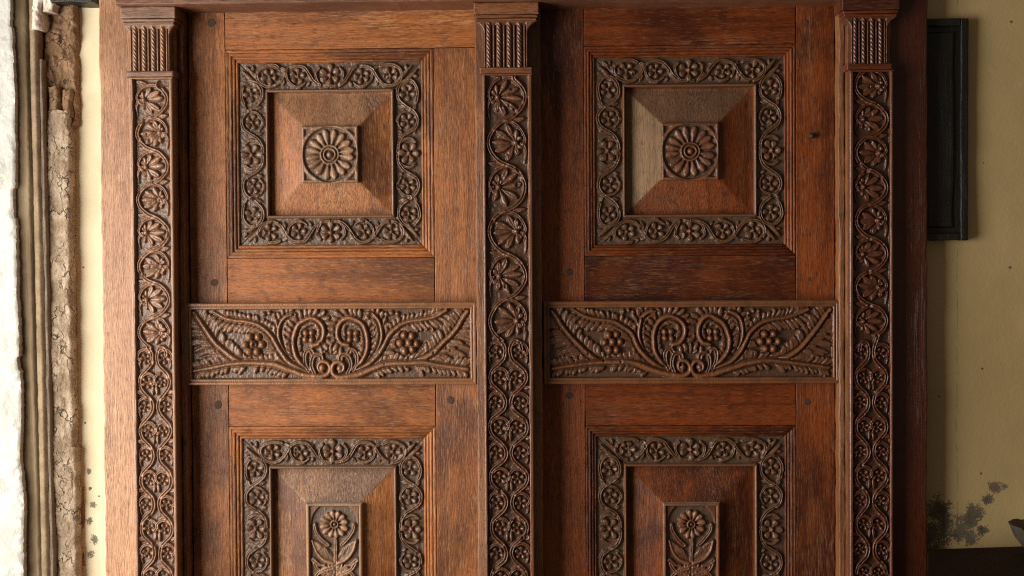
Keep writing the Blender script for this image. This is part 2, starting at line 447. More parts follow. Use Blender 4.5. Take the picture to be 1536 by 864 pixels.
                base = bpy.data.objects.new(name, me); COL.objects.link(base)
                if parent is not None: base.parent = parent
            else:
                me = raw_mesh(s.kinds[k], cc, qq, mats, None, aa)
                ob = bpy.data.objects.new(s.kinds[k], me); COL.objects.link(ob); ob.parent = base
                objs.append(ob)
        return base

def smooth_line(pts, per=7):
    P = np.array(pts, float)
    if len(P) > 40: per = 3
    if len(P) < 3: return np.array([P[0] + (P[-1] - P[0]) * t for t in np.linspace(0, 1, per)])
    E = np.vstack([2 * P[0] - P[1], P, 2 * P[-1] - P[-2]])
    out = []
    for i in range(1, len(E) - 2):
        p0, p1, p2, p3 = E[i - 1], E[i], E[i + 1], E[i + 2]
        for t in np.linspace(0, 1, per, endpoint=False):
            out.append(.5 * ((2 * p1) + (-p0 + p2) * t + (2 * p0 - 5 * p1 + 4 * p2 - p3) * t * t + (-p0 + 3 * p1 - 3 * p2 + p3) * t ** 3))
    out.append(P[-1])
    return np.array(out)

def grid(u0, u1, v0, v1, step=1.0):
    nu = max(2, int(round((u1 - u0) / step)) + 1); nv = max(2, int(round((v1 - v0) / step)) + 1)
    return np.meshgrid(np.linspace(u0, u1, nu), np.linspace(v0, v1, nv), indexing='ij')

def edge_samples(a, b, step, r):
    L = b - a
    e = [0, r * .12, r * .35, r * .65, r, r * 1.6]
    mid = np.linspace(r * 2.6, L - r * 2.6, max(2, int(L / step)))
    return a + np.concatenate([e, mid, [L - x for x in e[::-1]]])

bseed = [100]
def board(name, parent, mat, x0, x1, z0, z1, y, depth, r=1.6, step=14, wob=.5, edge=.35, top_mat=None, org=(0, 0, 0)):
    """a hand-planed board: front face at y (mm, negative is nearer), rounded arrises, slightly wavy; x/z in mm."""
    bseed[0] += 5; sd = bseed[0]
    u = edge_samples(x0, x1, step, min(r, (x1 - x0) / 6)); v = edge_samples(z0, z1, step, min(r, (z1 - z0) / 6))
    U, V = np.meshgrid(u, v, indexing='ij')
    du = np.minimum(U - x0, x1 - U); dv = np.minimum(V - z0, z1 - V)
    d = np.minimum(du, dv)
    rr = r * (1 + .6 * vnoise(U / 40, V / 60, sd))
    q = np.clip(1 - d / np.maximum(rr, .3), 0, 1)
    H = -rr * (1 - np.sqrt(np.clip(1 - q * q, 0, 1))) + wob * fbm(U / 90, V / 160, sd + 1, 3)
    U2 = U + edge * vnoise(V / 23, V * 0 + 3, sd + 2) * (du < 4) + edge * .6 * vnoise(V / 7, V * 0 + 9, sd + 3) * (du < 2)
    V2 = V + edge * vnoise(U / 23, U * 0 + 3, sd + 4) * (dv < 4)
    c = Carve(U2, V2); c.H = H
    return c.build(name, parent, mat, (-org[0], y / 1000 - org[1], -org[2]), skirt=depth, top_mat=top_mat, attr=np.ones_like(H))

# ------------------------------------------------------------------ carved patterns
def strip(name, parent, mat, x0, x1, ztop, zbot, y, depth, palm_z, first_root, row_z, fil=(6.5, 6.5), fil_mat=None):
    """pilaster face: one scrolling vine round shell palmettes above, twin vines with small flowers below."""
    W = x1 - x0
    U, V = grid(x0, x1, zbot, ztop, .8)
    c = Carve(U, V)
    c.hand(int(abs(x0)) + 3)
    xc0, xc1 = x0 + fil[0], x1 - fil[1]
    cx = (xc0 + xc1) / 2; cw = xc1 - xc0
    A = cw / 2 - 4.3
    ch = abs(palm_z[0] - palm_z[1])
    vine = c.piece('vine_scroll')
    # single vine
    pts = []
    s0 = first_root
    n = len(palm_z)
    for k, zc in enumerate(palm_z):
        s = s0 * (-1) ** k
        chk = (abs(palm_z[k] - palm_z[k + 1]) if k < n - 1 else abs(palm_z[k] - palm_z[k - 1]))
        for t in np.arange(.05, 1, .1) if k else np.arange(-.02, 1, .1):
            sn = math.sin(math.pi * min(max(t, .015), 1))
            if t < 0: sn = .25
            pts.append((cx - s * A * sn ** .66 + rng.normal(0, .15), zc + chk / 2 - t * chk))
    last_s = s0 * (-1) ** (n - 1)
    zr0 = row_z[0]
    pts.append((cx + -last_s * cw * .20, palm_z[-1] - ch * .43))
    pts.append((cx - last_s * 4.6, zr0 + 8)); pts.append((cx - last_s * 4.2, zr0 - 6))
    c.tube(pts, 4.3, 8.2, vine, groove=.62, gw=.30)
    for k, zc in enumerate(palm_z):
        s = s0 * (-1) ** k
        chk = ch * (rng.normal(1, .012))
        rx, ry = cw / 2 - 4.6, chk / 2 - 2.2
        # branch over the top of the shell to its root
        arc = []
        for a in np.linspace(math.radians(140), math.radians(8), 9):
            arc.append((cx + s * math.cos(a) * rx * (1.0), zc + math.sin(a) * ry))
        arc.append((cx + s * (rx - 2.5), zc - 1.5)); arc.append((cx + s * (rx - 7), zc - .5))
        c.tube(arc, 3.8, 7.4, vine, groove=.58, r1=2.8, gw=.30)
        # tendril from the root down the edge
        c.tube([(cx + s * (rx - 3.5), zc - 3.5), (cx + s * (rx - .2), zc - chk * .16), (cx + s * (rx + .2), zc - chk * .30), (cx + s * (rx - 1.5), zc - chk * .47)],
               3.9, 7.0, vine, groove=.55, r1=1.2, h1=4, gw=.3)
        # small leaf outside the crossing
        lf = c.piece('leaf')
        c.petal(cx + s * cw * .08, zc + chk * .47, math.radians(12) if s > 0 else math.radians(168), 0, cw * .38, 4.8, 6.8, lf, scoop=.4, bias=1.1)
        # shell palmette
        pm = c.piece('palmette')
        rxi, ryi = rx - 4.0, ry - 3.8
        bx, bz = cx + s * cw * .21, zc + rng.normal(0, .5)
        npet = 9
        for j in range(npet):
            da = math.radians(-128 + 256 * j / (npet - 1)) + rng.normal(0, .04)
            ang = (0 if s < 0 else math.pi) + da
            ca, sa = math.cos(ang), math.sin(ang)
            # distance to the inner ellipse from the root
            ox, oz = (bx - cx) / rxi, (bz - zc) / ryi
            ex, ez = ca / rxi, sa / ryi
            qa = ex * ex + ez * ez; qb = 2 * (ox * ex + oz * ez); qc = ox * ox + oz * oz - 1
            L = (-qb + math.sqrt(max(0, qb * qb - 4 * qa * qc))) / (2 * qa)
            L = max(L, 6.5) * rng.uniform(.93, 1.0)
            w = (.17 if abs(da) < 1.9 else .22) * L + 1.2
            c.petal(bx, bz, ang, 2.6, L, min(w, 6.0), 7.2 * rng.uniform(.85, 1.08), pm, scoop=.30 if rng.random() < .5 else .05, bias=1.7, rise=.45, bend=rng.normal(0, .05))
        c.ball(bx, bz, cw * .08, 8.0, pm)
    # twin vines
    row = abs(row_z[0] - row_z[1])
    for sd in (-1, 1):
        pts = []
        for k, zr in enumerate(row_z):
            wide = k % 2 == 1
            xv = (cw / 2 - 4.0) if wide else 4.3
            pts.append((cx + sd * (xv + rng.normal(0, .3)), zr))
            if k < len(row_z) - 1:
                for t in (.28, .5, .72):
                    cs = math.cos(math.pi * t); e = .5 - .5 * math.copysign(abs(cs) ** .72, cs)
                    nx = 4.3 if wide else (cw / 2 - 4.0)
                    pts.append((cx + sd * (xv + (nx - xv) * e), zr - t * row))
        if sd == last_s:
            pts = [(cx + sd * (cw * .34), zr0 + row * .10), (cx + sd * cw * .30, zr0 + row * .36), (cx + sd * cw * .16, zr0 + row * .42), (cx + sd * 5.5, zr0 + row * .2)] + pts
        c.tube(pts, 4.4, 8.2, vine, groove=.62, gw=.30)
        for k, zr in enumerate(row_z):
            wide = k % 2 == 1
            fl = c.piece('flower')
            Rf = .156 * cw
            if wide:
                fx, fz = cx + sd * cw * .200, zr + .5
                a = [(fx + sd * math.cos(t) * (Rf + 3.4), fz + math.sin(t) * (Rf + 4.6)) for t in np.radians([30, 62, 90, 118, 145, 170])]
                a.append((cx + sd * 3.6, zr - 5))
                c.tube(a, 3.9, 7.8, vine, groove=.58, r1=2.9, gw=.3)
                c.flower(fx + sd * .6, fz - 1.2, Rf * 1.02, 7.0, fl)
                c.petal(cx + sd * 2.7, zr - 4, math.radians(-90 + sd * 4), 0, row * .46, 3.2, 7.6, vine, scoop=.3, bias=1.0)
                lf = c.piece('leaf')
                c.petal(cx + sd * (cw / 2 - 10), zr - row * .48, math.radians(20 if sd > 0 else 160), 0, 14, 4.8, 7.2, lf, scoop=.3, bias=1.0)
            else:
                fx, fz = cx + sd * cw * .285, zr
                a = [(fx - sd * math.cos(t) * (Rf + 3.4), fz + math.sin(t) * (Rf + 4.8)) for t in np.radians([48, 75, 100, 128, 152, 176])]
                a.append((fx + sd * (Rf + .2), fz - 3.5))
                c.tube(a, 3.9, 7.8, vine, groove=.58, r1=3.0, gw=.3)
                c.flower(fx - sd * .4, fz - 1.0, Rf * 1.02, 7.0, fl)
                c.tube([(cx + sd * (cw / 2 - 4.2), zr - 6), (cx + sd * (cw / 2 - 2.8), zr - row * .26), (cx + sd * (cw / 2 - 4.6), zr - row * .44)], 3.2, 6.8, vine, groove=.5, r1=1.2, gw=.3)
    c.H *= 1.1
    c.chips(60, int(abs(x0)) + 9)
    c.H += .45 * fbm(U / 5, V / 5, 31, 2) + .3 * vnoise(U / 30, V / 30, 8)
    c.blur(1)
    # fillets down both edges and across the head
    fh = 9.8
    for d, w in ((U - x0, fil[0]), (x1 - U, fil[1]), (ztop - V, 4.0)):
        wv = w + .5 * vnoise(V / 14, U * 0 + w, 5)
        m = d < wv
        e = np.clip((wv - d) / 1.2, 0, 1)
        rd = np.clip(1 - d / 2.0, 0, 1)
        hh = fh * e - 1.6 * rd ** 2 + .25 * vnoise(U / 5, V / 28, 77)
        c.H = np.where(m, np.maximum(c.H * (1 - e), hh), c.H); c.ID[m & (e > .3)] = 0
    A_ = np.where((U - x0 < fil[0]) | (x1 - U < fil[1]), 1.0, np.clip(c.H / 8.6, 0, 1))
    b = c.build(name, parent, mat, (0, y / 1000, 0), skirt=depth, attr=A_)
    return b

def border_side(parent, mat, org, eu, ev, L, w, fil=4.6, ztrunc=None, half=False, bossmat='boss'):
    """one mitred side of a carved panel border; u along, v from the inner edge outwards (mm)."""
    t = np.linspace(-1, 1, int(L / .85) + 1); v = np.linspace(0, w, int(w / .85) + 1)
    T, V = np.meshgrid(t, v, indexing='ij')
    if half:      # a side that runs on below: u from the head mitre (-) to +u1
        u1 = half
        U = np.where(True, -(L / 2 - w + V) + (T + 1) / 2 * (u1 + (L / 2 - w + V)), 0)
    else:
        U = T * (L / 2 - w + V)
    c = Carve(U, V)
    c.hand(int(rng.integers(1, 9000)))
    vine = c.piece('vine_scroll')
    k = L / 321.
    ends = (-1, 1)
    for s in ends:
        path = [(-90, 40.5), (-98, 43), (-112, 43), (-125, 36), (-128, 26), (-122, 15), (-109, 10), (-95, 12), (-84, 22), (-76, 34), (-66, 41.5), (-55, 43), (-44, 39.5), (-36, 29), (-28, 18), (-16, 11), (-3, 9.5)]
        path = [(-s * a * k, b * 1.06 + rng.normal(0, .3)) for a, b in path]
        c.tube(path, 3.7, 7.6, vine, groove=.6, gw=.3)
        c.tube([(-s * a * k, b) for a, b in [(-76, 33), (-73, 20), (-63, 11.5), (-51, 11), (-43, 16)]], 3.1, 6.8, vine, groove=.5, r1=2.0, gw=.3)
        c.tube([(-s * a * k, b) for a, b in [(-16, 12), (-23, 22), (-25, 33), (-19, 41)]], 3.0, 6.6, vine, groove=.5, r1=3.0, gw=.3)
        f1 = c.piece('flower'); c.flower(s * 107 * k, 28.3, 14.4, 7.4, f1)
        f2 = c.piece('flower'); c.flower(s * 57 * k, 27.3, 13.8, 7.2, f2)
        for (a, b, ang, ln, ww) in [(-84, 10, 75, 13, 3.2), (-34, 41, 200, 11, 3.4), (-88, 43, -20, 12, 3), (-136, 33, 85, 12, 2.8), (-40, 10, 60, 9, 2.6), (-66, 9, -5, 14, 2.2)]:
            ang = math.radians(ang)
            lf = c.piece('leaf')
            if s > 0: c.petal(-a * k, b, math.pi - ang, 0, ln * 1.15, ww * 1.25, 6.2, lf, scoop=.35, bias=1.1)
            else: c.petal(a * k, b, ang, 0, ln * 1.15, ww * 1.25, 6.2, lf, scoop=.35, bias=1.1)
        # half of the corner leaf, along the mitre
        cl = c.piece('corner_leaf')
        bx, bv = -s * (L / 2 - w) , 3.0
        d = math.radians(135) if -s < 0 else math.radians(45)
        sx = -s
        ox = s * 4.5
        c.petal(sx * (L / 2 - w + 3) + ox, 6, d, 2, 55, 5.2, 6.2, cl, scoop=.15, bias=.9)
        for j, q in enumerate((22, 33, 43)):
            px, pv = sx * (L / 2 - w + 2 + q * .70) + ox * 1.6, 6 + q * .70
            c.petal(px, pv, d + s * (-.75) * (-1 if sx > 0 else -1) if False else (d - .8 if sx < 0 else d + .8), 0, 14 - j * 2, 2.6, 5.2, cl, scoop=.2, bias=1.0)
    boss = c.piece('flower_boss', bossmat)
    f0 = c.piece('flower'); c.flower(0, 29, 18.5, 7.8, f0, n=6, a0=math.pi / 6, boss=boss)
    c.H *= 1.12
    c.chips(14, int(rng.integers(1, 9000)))
    c.H += .45 * fbm(U / 5 + 9, V / 5, int(rng.integers(1, 900)), 2)
    # mitre falls clean; inner fillet proud
    c.blur(1)
    e = np.clip((fil - V) / 1.3, 0, 1)
    rd = np.clip(1 - V / 1.6, 0, 1)
    hf = 9.6 * e - 1.4 * rd ** 2
    m = V < fil
    c.H = np.where(m, np.maximum(c.H * (1 - e), hf), c.H); c.ID[m & (e > .3)] = 0
    hl = L / 2 - w + V
    dm = (hl - np.abs(U)) if not half else (hl + U)
    c.H -= 1.2 * np.clip(1 - dm / 1.4, 0, 1)
    A_ = np.where(V < fil, .95, np.clip(c.H / 9.0, 0, 1))
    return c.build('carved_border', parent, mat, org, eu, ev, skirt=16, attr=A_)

def moulding_side(parent, mat, org, eu, ev, L, w, half=False):
    """reeded moulding, mitred; v from its inner edge outwards."""
    v = np.linspace(0, w, 45)
    t = np.linspace(-1, 1, 60)
    T, V = np.meshgrid(t, v, indexing='ij')
    U = T * (L / 2 - w + V) if not half else -(L / 2 - w + V) + (T + 1) / 2 * (half + (L / 2 - w + V))
    x = V / w
    k = np.clip((x * 4.0), 0, 3.999)
    fr = k - np.floor(k)
    reed = np.sqrt(np.clip(1 - (2 * fr - 1) ** 2, 0, 1))
    base = np.choose(np.floor(k).astype(int), [-7.4, -4.4, -1.8, -1.2])
    hh = np.choose(np.floor(k).astype(int), [3.6, 2.6, 2.2, 1.4])
    H = base + reed * hh
    H = H + .25 * fbm(U / 18, V / 3, int(rng.integers(1, 900)), 2)
    c = Carve(U, V); c.H = H
    hl = L / 2 - w + V
    dm = (hl - np.abs(U)) if not half else (hl + U)
    c.H -= .9 * np.clip(1 - dm / 1.5, 0, 1)
    return c.build('moulding', parent, mat, org, eu, ev, skirt=14, attr=np.ones_like(H))

DIRS = {'top': ((1, 0, 0), (0, 0, 1)), 'right': ((0, 0, -1), (1, 0, 0)), 'bottom': ((-1, 0, 0), (0, 0, -1)), 'left': ((0, 0, 1), (-1, 0, 0))}

def rosette_block(parent, mat, cx, cz, S, y):
    h = S / 2
    U, V = grid(-h, h, -h, h, .8)
    c = Carve(U, V)
    c.hand(int(rng.integers(1, 9000)), .9)
    R = np.hypot(c.PU, c.PV)
    d = h - np.maximum(np.abs(U), np.abs(V))
    # dished round inside a square rim
    rim = np.clip((R - (h - 3.2)) / 2.2, 0, 1)
    c.H = 5.5 * rim
    corner = (np.clip((R - (h + 3)) / 3, 0, 1) * np.clip((d - 4.5) / 2, 0, 1))
    c.H -= 4.2 * corner
    npet = 16
    for k in range(npet):
        p = c.piece('petal')
        a = 2 * math.pi * (k + .5) / npet + rng.normal(0, .025)
        c.petal(0, 0, a, 13.0, h * rng.uniform(.85, .90), 6.9, 6.2 * rng.uniform(.85, 1.08), p, bias=2.1, rise=.4, p=.5, blunt=.5)
    b = c.piece('boss')
    c.ring(0, 0, 15.5, 2.6, 5.2, b); c.ring(0, 0, 10.0, 2.4, 6.0, b); c.ball(0, 0, 6.0, 7.2, b)
    c.H += .35 * fbm(U / 5, V / 5, int(rng.integers(1, 900)), 2)
    c.blur(1)
    c.H -= 1.8 * np.clip(1 - d / 2.2, 0, 1) ** 2
    A_ = np.clip(c.H / 6.5, 0, 1)
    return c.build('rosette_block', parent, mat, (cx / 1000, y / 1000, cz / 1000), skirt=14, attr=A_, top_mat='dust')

def flower_block(parent, mat, cx, ztop, W, Hh, y):
    """tall block: a daisy on a stem with paired leaves, repeated head to foot."""
    h = W / 2
    U, V = grid(-h, h, -Hh, 0, .8)
    c = Carve(U, V)
    c.hand(int(rng.integers(1, 9000)), 1.0)
    st = c.piece('stem')
    for flip in (1, -1):
        def F(v): return v if flip > 0 else -Hh - v
        def A(a): return a if flip > 0 else -a
        d = c.piece('daisy')
        fc = -38
        for k in range(12):
            a = 2 * math.pi * (k + .3) / 12 + rng.normal(0, .03)
            c.petal(0, F(fc), a, 7.0, 25 * rng.uniform(.93, 1.03), 5.9, 7.2 * rng.uniform(.9, 1.1), d, bias=1.9, blunt=.5, rise=.4, p=.5)
        c.ring(0, F(fc), 6.2, 2.0, 6.6, d); c.ball(0, F(fc), 3.4, 7.2, d)
        c.tube([(1, F(-60)), (1.5, F(-75)), (1, F(-92)), (1, F(-108))], 3.0, 6.6, st, groove=.45, r1=4.2)
        for s in (-1, 1):
            tn = c.piece('tendril')
            c.tube([(s * 12, F(-74)), (s * 22, F(-64)), (s * 32, F(-50)), (s * 34.5, F(-40))], 4.4, 7.0, tn, groove=.5, r1=3.6, gw=.3)
            c.ball(s * 34, F(-38), 4.2, 6, tn)
            lf = c.piece('leaf')
            # cupped leaf with cut upper edge
            an0 = math.radians(42); an0 = an0 if s > 0 else math.pi - an0
            c.petal(s * 3, F(-104), A(an0), 0, 50, 10.5, 6.6, lf, scoop=.3, bias=.85, bend=(-.12 if s > 0 else .12) * -flip)
            c.tube([(s * 4, F(-106)), (s * 20, F(-99)), (s * 32, F(-85)), (s * 38, F(-66))], 4.2, 7.6, lf, r1=2.4)
            for q, (lx, lz, la, ll) in enumerate([(10, -98, 70, 20), (17, -95, 66, 21), (24, -89, 66, 20), (30, -83, 70, 17)]):
                an = math.radians(la); an = an if s > 0 else math.pi - an
                c.petal(s * lx, F(lz), A(an), 0, ll * 1.1, 4.0, 7.4, lf, scoop=.45, bias=1.1)
            sp = c.piece('leaf')
            c.tube([(s * 38, F(-100)), (s * 28, F(-108)), (s * 18, F(-109))], 5.6, 6.2, sp, r1=2.0, groove=.4)
            c.tube([(s * 5, F(-114)), (s * 18, F(-117)), (s * 30, F(-124)), (s * 36, F(-134))], 4.4, 6.8, sp, groove=.5)
    fan = c.piece('fan_leaf')
    for j in range(7):
        an = math.radians(-90 + (j - 3) * 24)
        c.petal(1, -110, an, 4, 30, 5.4, 7.2, fan, scoop=.5, bias=1.3)
        c.petal(1, -Hh + 110, -an, 4, 30, 5.4, 7.2, fan, scoop=.5, bias=1.3)
    c.H += .4 * fbm(U / 5, V / 5, int(rng.integers(1, 900)), 2)
    c.blur(1)
    # round-headed frame
    d = np.minimum(h - np.abs(U), np.minimum(-V, Hh + V))
    sp = np.clip((np.hypot(U, V + 38) - 39.5) / 1.5, 0, 1) * (V > -38)
    c.H = np.maximum(c.H, 4.2 * sp * np.clip((d - 6) / 1, 0, 1))
    e = np.clip((6.6 - d) / 1.3, 0, 1)
    hf = 8.0 * e - 2.2 * np.clip(1 - d / 2.6, 0, 1) ** 2
    c.H = np.where(d < 6.6, np.maximum(c.H * (1 - e), hf), c.H); c.ID[(d < 6.6) & (e > .3)] = 0
    A_ = np.where(d < 6.6, 1.0, np.clip(c.H / 6.8, 0, 1))
    return c.build('flower_block', parent, mat, (cx / 1000, y / 1000, ztop / 1000), skirt=14, attr=A_, top_mat='dust')

def carved_rail(parent, mat, x0, x1, z0, z1, y, seed):
    """lock rail: framed panel of springing acanthus stems, scrolls and berry clusters, mirrored about its middle."""
    U, V = grid(x0, x1, z0, z1, .8)
    c = Carve(U, V)
    cx = (x0 + x1) / 2
    c.hand(seed + 50, 1.6)
    g = np.random.default_rng(seed)
    fr = 11.5
    kx = (x1 - x0 - 2 * fr) / 2 / 1228.; 
    kz = (z1 - z0 - 2 * fr) / 600.
    # drawing units: a half panel, x 70..1305 (the middle), y 125..725 downwards
    def P(pt, s):
        x, yv = pt
        return (cx + s * (1305 - x) * kx, z1 - fr - (yv - 125) * kz)
    def curve(pts, s, j=1.5): return [P((a + g.normal(0, j), b + g.normal(0, j)), s) for a, b in pts]
    S1 = [(92, 150), (150, 228), (230, 338), (330, 450), (430, 535), (530, 588), (620, 592)]
    S2 = [(95, 655), (250, 630), (450, 600), (620, 590), (800, 608), (930, 650), (1060, 692), (1160, 708)]
    VOL = [(1160, 706), (1230, 712), (1283, 690), (1298, 640), (1275, 597), (1228, 588), (1196, 615), (1200, 655), (1232, 668)]
    S3 = [(280, 145), (370, 195), (480, 220), (600, 235), (700, 270), (780, 340), (830, 430), (880, 520), (960, 600), (1070, 660), (1160, 700)]
    S4 = [(975, 160), (910, 185), (866, 240), (850, 330), (862, 420), (890, 500), (940, 570), (1020, 636)]
    S5 = [(1145, 440), (1205, 425), (1244, 360), (1240, 280), (1200, 222), (1140, 196), (1080, 213), (1020, 260), (985, 340), (974, 430), (990, 510), (1030, 580), (1080, 640), (1140, 690)]
    def leaflets(pts, s, side, t0, t1, n, ln, wd, tilt, pid, h=5.4, off=6., scoop=.12, grow=0., bend=.16):
        C = smooth_line([P(p, s) for p in pts], 10)
        i0, i1 = int(t0 * (len(C) - 2)), int(t1 * (len(C) - 2))
        arc = np.hypot(*np.diff(C[i0:i1 + 1], axis=0).T).sum()
        wd = wd * 1.25
        n = max(2, int(round(arc / (1.62 * wd))))
        for j in range(n):
            t = t0 + (t1 - t0) * j / max(1, n - 1)
            i = int(t * (len(C) - 2)); p = C[i]; d = C[i + 1] - C[i]; d = d / (np.hypot(*d) + 1e-9)
            a = math.atan2(d[1], d[0]) + math.pi         # towards the tip (curves are drawn tip first)
            sg = side * (1 if s > 0 else -1)
            nx, ny = -math.sin(a) * sg, math.cos(a) * sg
            an = a + sg * (tilt + g.normal(0, .06))
            L = 1.12 * ln * (1 + grow * (j / max(1, n - 1) - .5)) * g.uniform(.88, 1.1)
            c.petal(p[0] + nx * off * .35, p[1] + ny * off * .35, an, 0.5, L, 1.08 * wd * g.uniform(.9, 1.1), h * g.uniform(.85, 1.1), pid, scoop=scoop, bias=1.5, rise=.3, blunt=.45, bend=sg * bend * g.uniform(.3, 1.2))
    for s in (-1, 1):
        f1 = c.piece('frond'); f2 = c.piece('frond'); f3 = c.piece('frond'); f4 = c.piece('frond'); f5 = c.piece('scroll_frond')
        # leaflets first so that the stems override them
        leaflets(S1, s, 1, .05, .85, 10, 20, 3.8, .95, f1)
        leaflets(S1, s, -1, .12, .60, 9, 38, 3.2, .95, f1, h=4.6)
        leaflets(S1, s, -1, .04, .92, 13, 22, 3.6, .7, f1)
        leaflets(S2, s, 1, .05, .84, 15, 17, 3.8, .8, f2)
        leaflets(S2, s, -1, .05, .40, 8, 15, 3.6, .75, f2)
        leaflets(S2, s, -1, .48, .74, 5, 15, 3.6, .9, f2)
        leaflets(S3, s, 1, .04, .62, 8, 14, 3.4, .8, f3)
        leaflets(S3, s, -1, .06, .84, 16, 21, 3.8, .85, f3)
        leaflets(S4, s, -1, .06, .75, 8, 15, 3.6, .75, f4)
        leaflets(S4, s, 1, .10, .72, 7, 11, 3.0, .75, f4)
        leaflets(S5, s, -1, .08, .86, 15, 17, 3.6, .85, f5)
        leaflets(S5, s, 1, .12, .84, 14, 14, 3.2, .8, f5)
        c.tube(curve(S5, s), 4.8, 8.8, f5, r1=4.6, groove=.12, p=2.0, moat=2.4)
        c.tube(curve(S4, s), 3.8, 8.2, f4, r1=3.8, groove=.15, p=2.0, moat=2.4)
        c.tube(curve(S3, s), 3.8, 8.0, f3, r1=5.4, groove=.1, h1=8, p=2.0, moat=2.4)
        c.tube(curve(S1, s), 4.2, 8.2, f1, r1=6.4, groove=.1, h1=8.6, p=2.0, moat=2.4)
        c.tube(curve(S2, s), 4.2, 8.0, f2, r1=7.0, groove=.1, h1=8.8, p=2.0, moat=2.4)
        for tip, pid, an in ((S1[0], f1, 128), (S2[0], f2, 184), (S3[0], f3, 158)):
            q = P(tip, s); an = math.radians(an if s < 0 else 180 - an)
            c.petal(q[0], q[1], an + math.pi, -4, 26, 5.0, 5.6, pid, scoop=.3, bias=1.1)
        c.petal(*P((950, 170), s), math.radians(10 if s < 0 else 170), -2, 13, 4, 6.6, f4, bias=1.)
        c.petal(*P((1205, 425), s), math.radians(205 if s < 0 else -25), -2, 17, 3.6, 6.6, f5, bias=1.)
        vo = c.piece('volute')
        c.tube([P(p, s) for p in VOL], 5.4, 8.6, vo, r1=3.2, h1=7.6)
        c.ball(*P((1230, 637), s), 6.6, 8.8, vo)
        ac = c.piece('curled_leaf')
        c.tube([P(p, s) for p in [(1145, 510), (1125, 480), (1092, 492), (1076, 540), (1082, 605), (1112, 655)]], 5.6, 7.0, ac, groove=.6, r1=3.8, gw=.4)
        c.tube([P(p, s) for p in [(1225, 565), (1215, 535), (1172, 525), (1142, 560), (1134, 620), (1160, 680)]], 6.0, 7.6, ac, groove=.6, r1=4.0, gw=.4)
        gc = c.piece('berry_cluster')
        for (a, b) in [(592, 362), (662, 360), (553, 428), (622, 423), (695, 425), (588, 487), (657, 487)]:
            c.ball(*P((a + g.normal(0, 3), b + g.normal(0, 3)), s), 6.6 * g.uniform(.96, 1.1), 10, gc, moat=1.6)
        bc = c.piece('berry_flower')
        for (a, b) in [(1083, 330), (1137, 328), (1080, 386), (1136, 388)]:
            c.ball(*P((a, b), s), 6.0, 8.8, bc, moat=1.4)
        tb = c.piece('berry_cluster')
        for (a, b) in [(718, 160), (765, 152), (806, 166)]:
            c.ball(*P((a, b), s), 4.6, 6.2, tb)
        c.tube([P(p, s) for p in [(840, 330), (836, 260), (812, 190)]], 1.8, 4.6, tb)
    mb = c.piece('bud')
    q = P((1305, 530), 1)
    c.petal(q[0], q[1], math.radians(90), 0, 20, 3.4, 6, mb, scoop=.2, bias=1.1)
    for s in (-1, 1):
        c.petal(q[0] + s * 2, q[1] + 1, math.radians(90 - s * 68), 0, 12, 3.2, 5.4, mb, scoop=.4, bend=.3 * s)
        c.ball(q[0] + s * 10, q[1] + 6, 3, 5.4, mb)
    c.H *= 1.15
    c.chips(30, seed + 70)
    c.H += .32 * fbm(U / 4.5, V / 4.5, seed, 3)
    c.blur(1)
    d = np.minimum(np.minimum(U - x0, x1 - U), np.minimum(V - z0, z1 - V)) + .35 * fbm(U / 30, V / 30, seed + 4, 2)
    prof = np.interp(d, [0, .5, 1.4, 5.0, 5.6, 6.4, 7.2, 9.8, 10.6, 11.6], [6.6, 8.6, 9.4, 9.2, 6.6, 6.4, 8.0, 7.8, 6.4, 0])
    c.H = np.where(d < 11.6, np.maximum(prof, np.where(d > 10.2, c.H, -9)), c.H); c.ID[d < 10.8] = 0
    A_ = np.where(d < 11, .9, np.clip(c.H / 9.4, 0, 1))
    return c.build('carved_rail', parent, mat, (0, y / 1000, 0), skirt=-y, attr=A_, top_mat='dust')

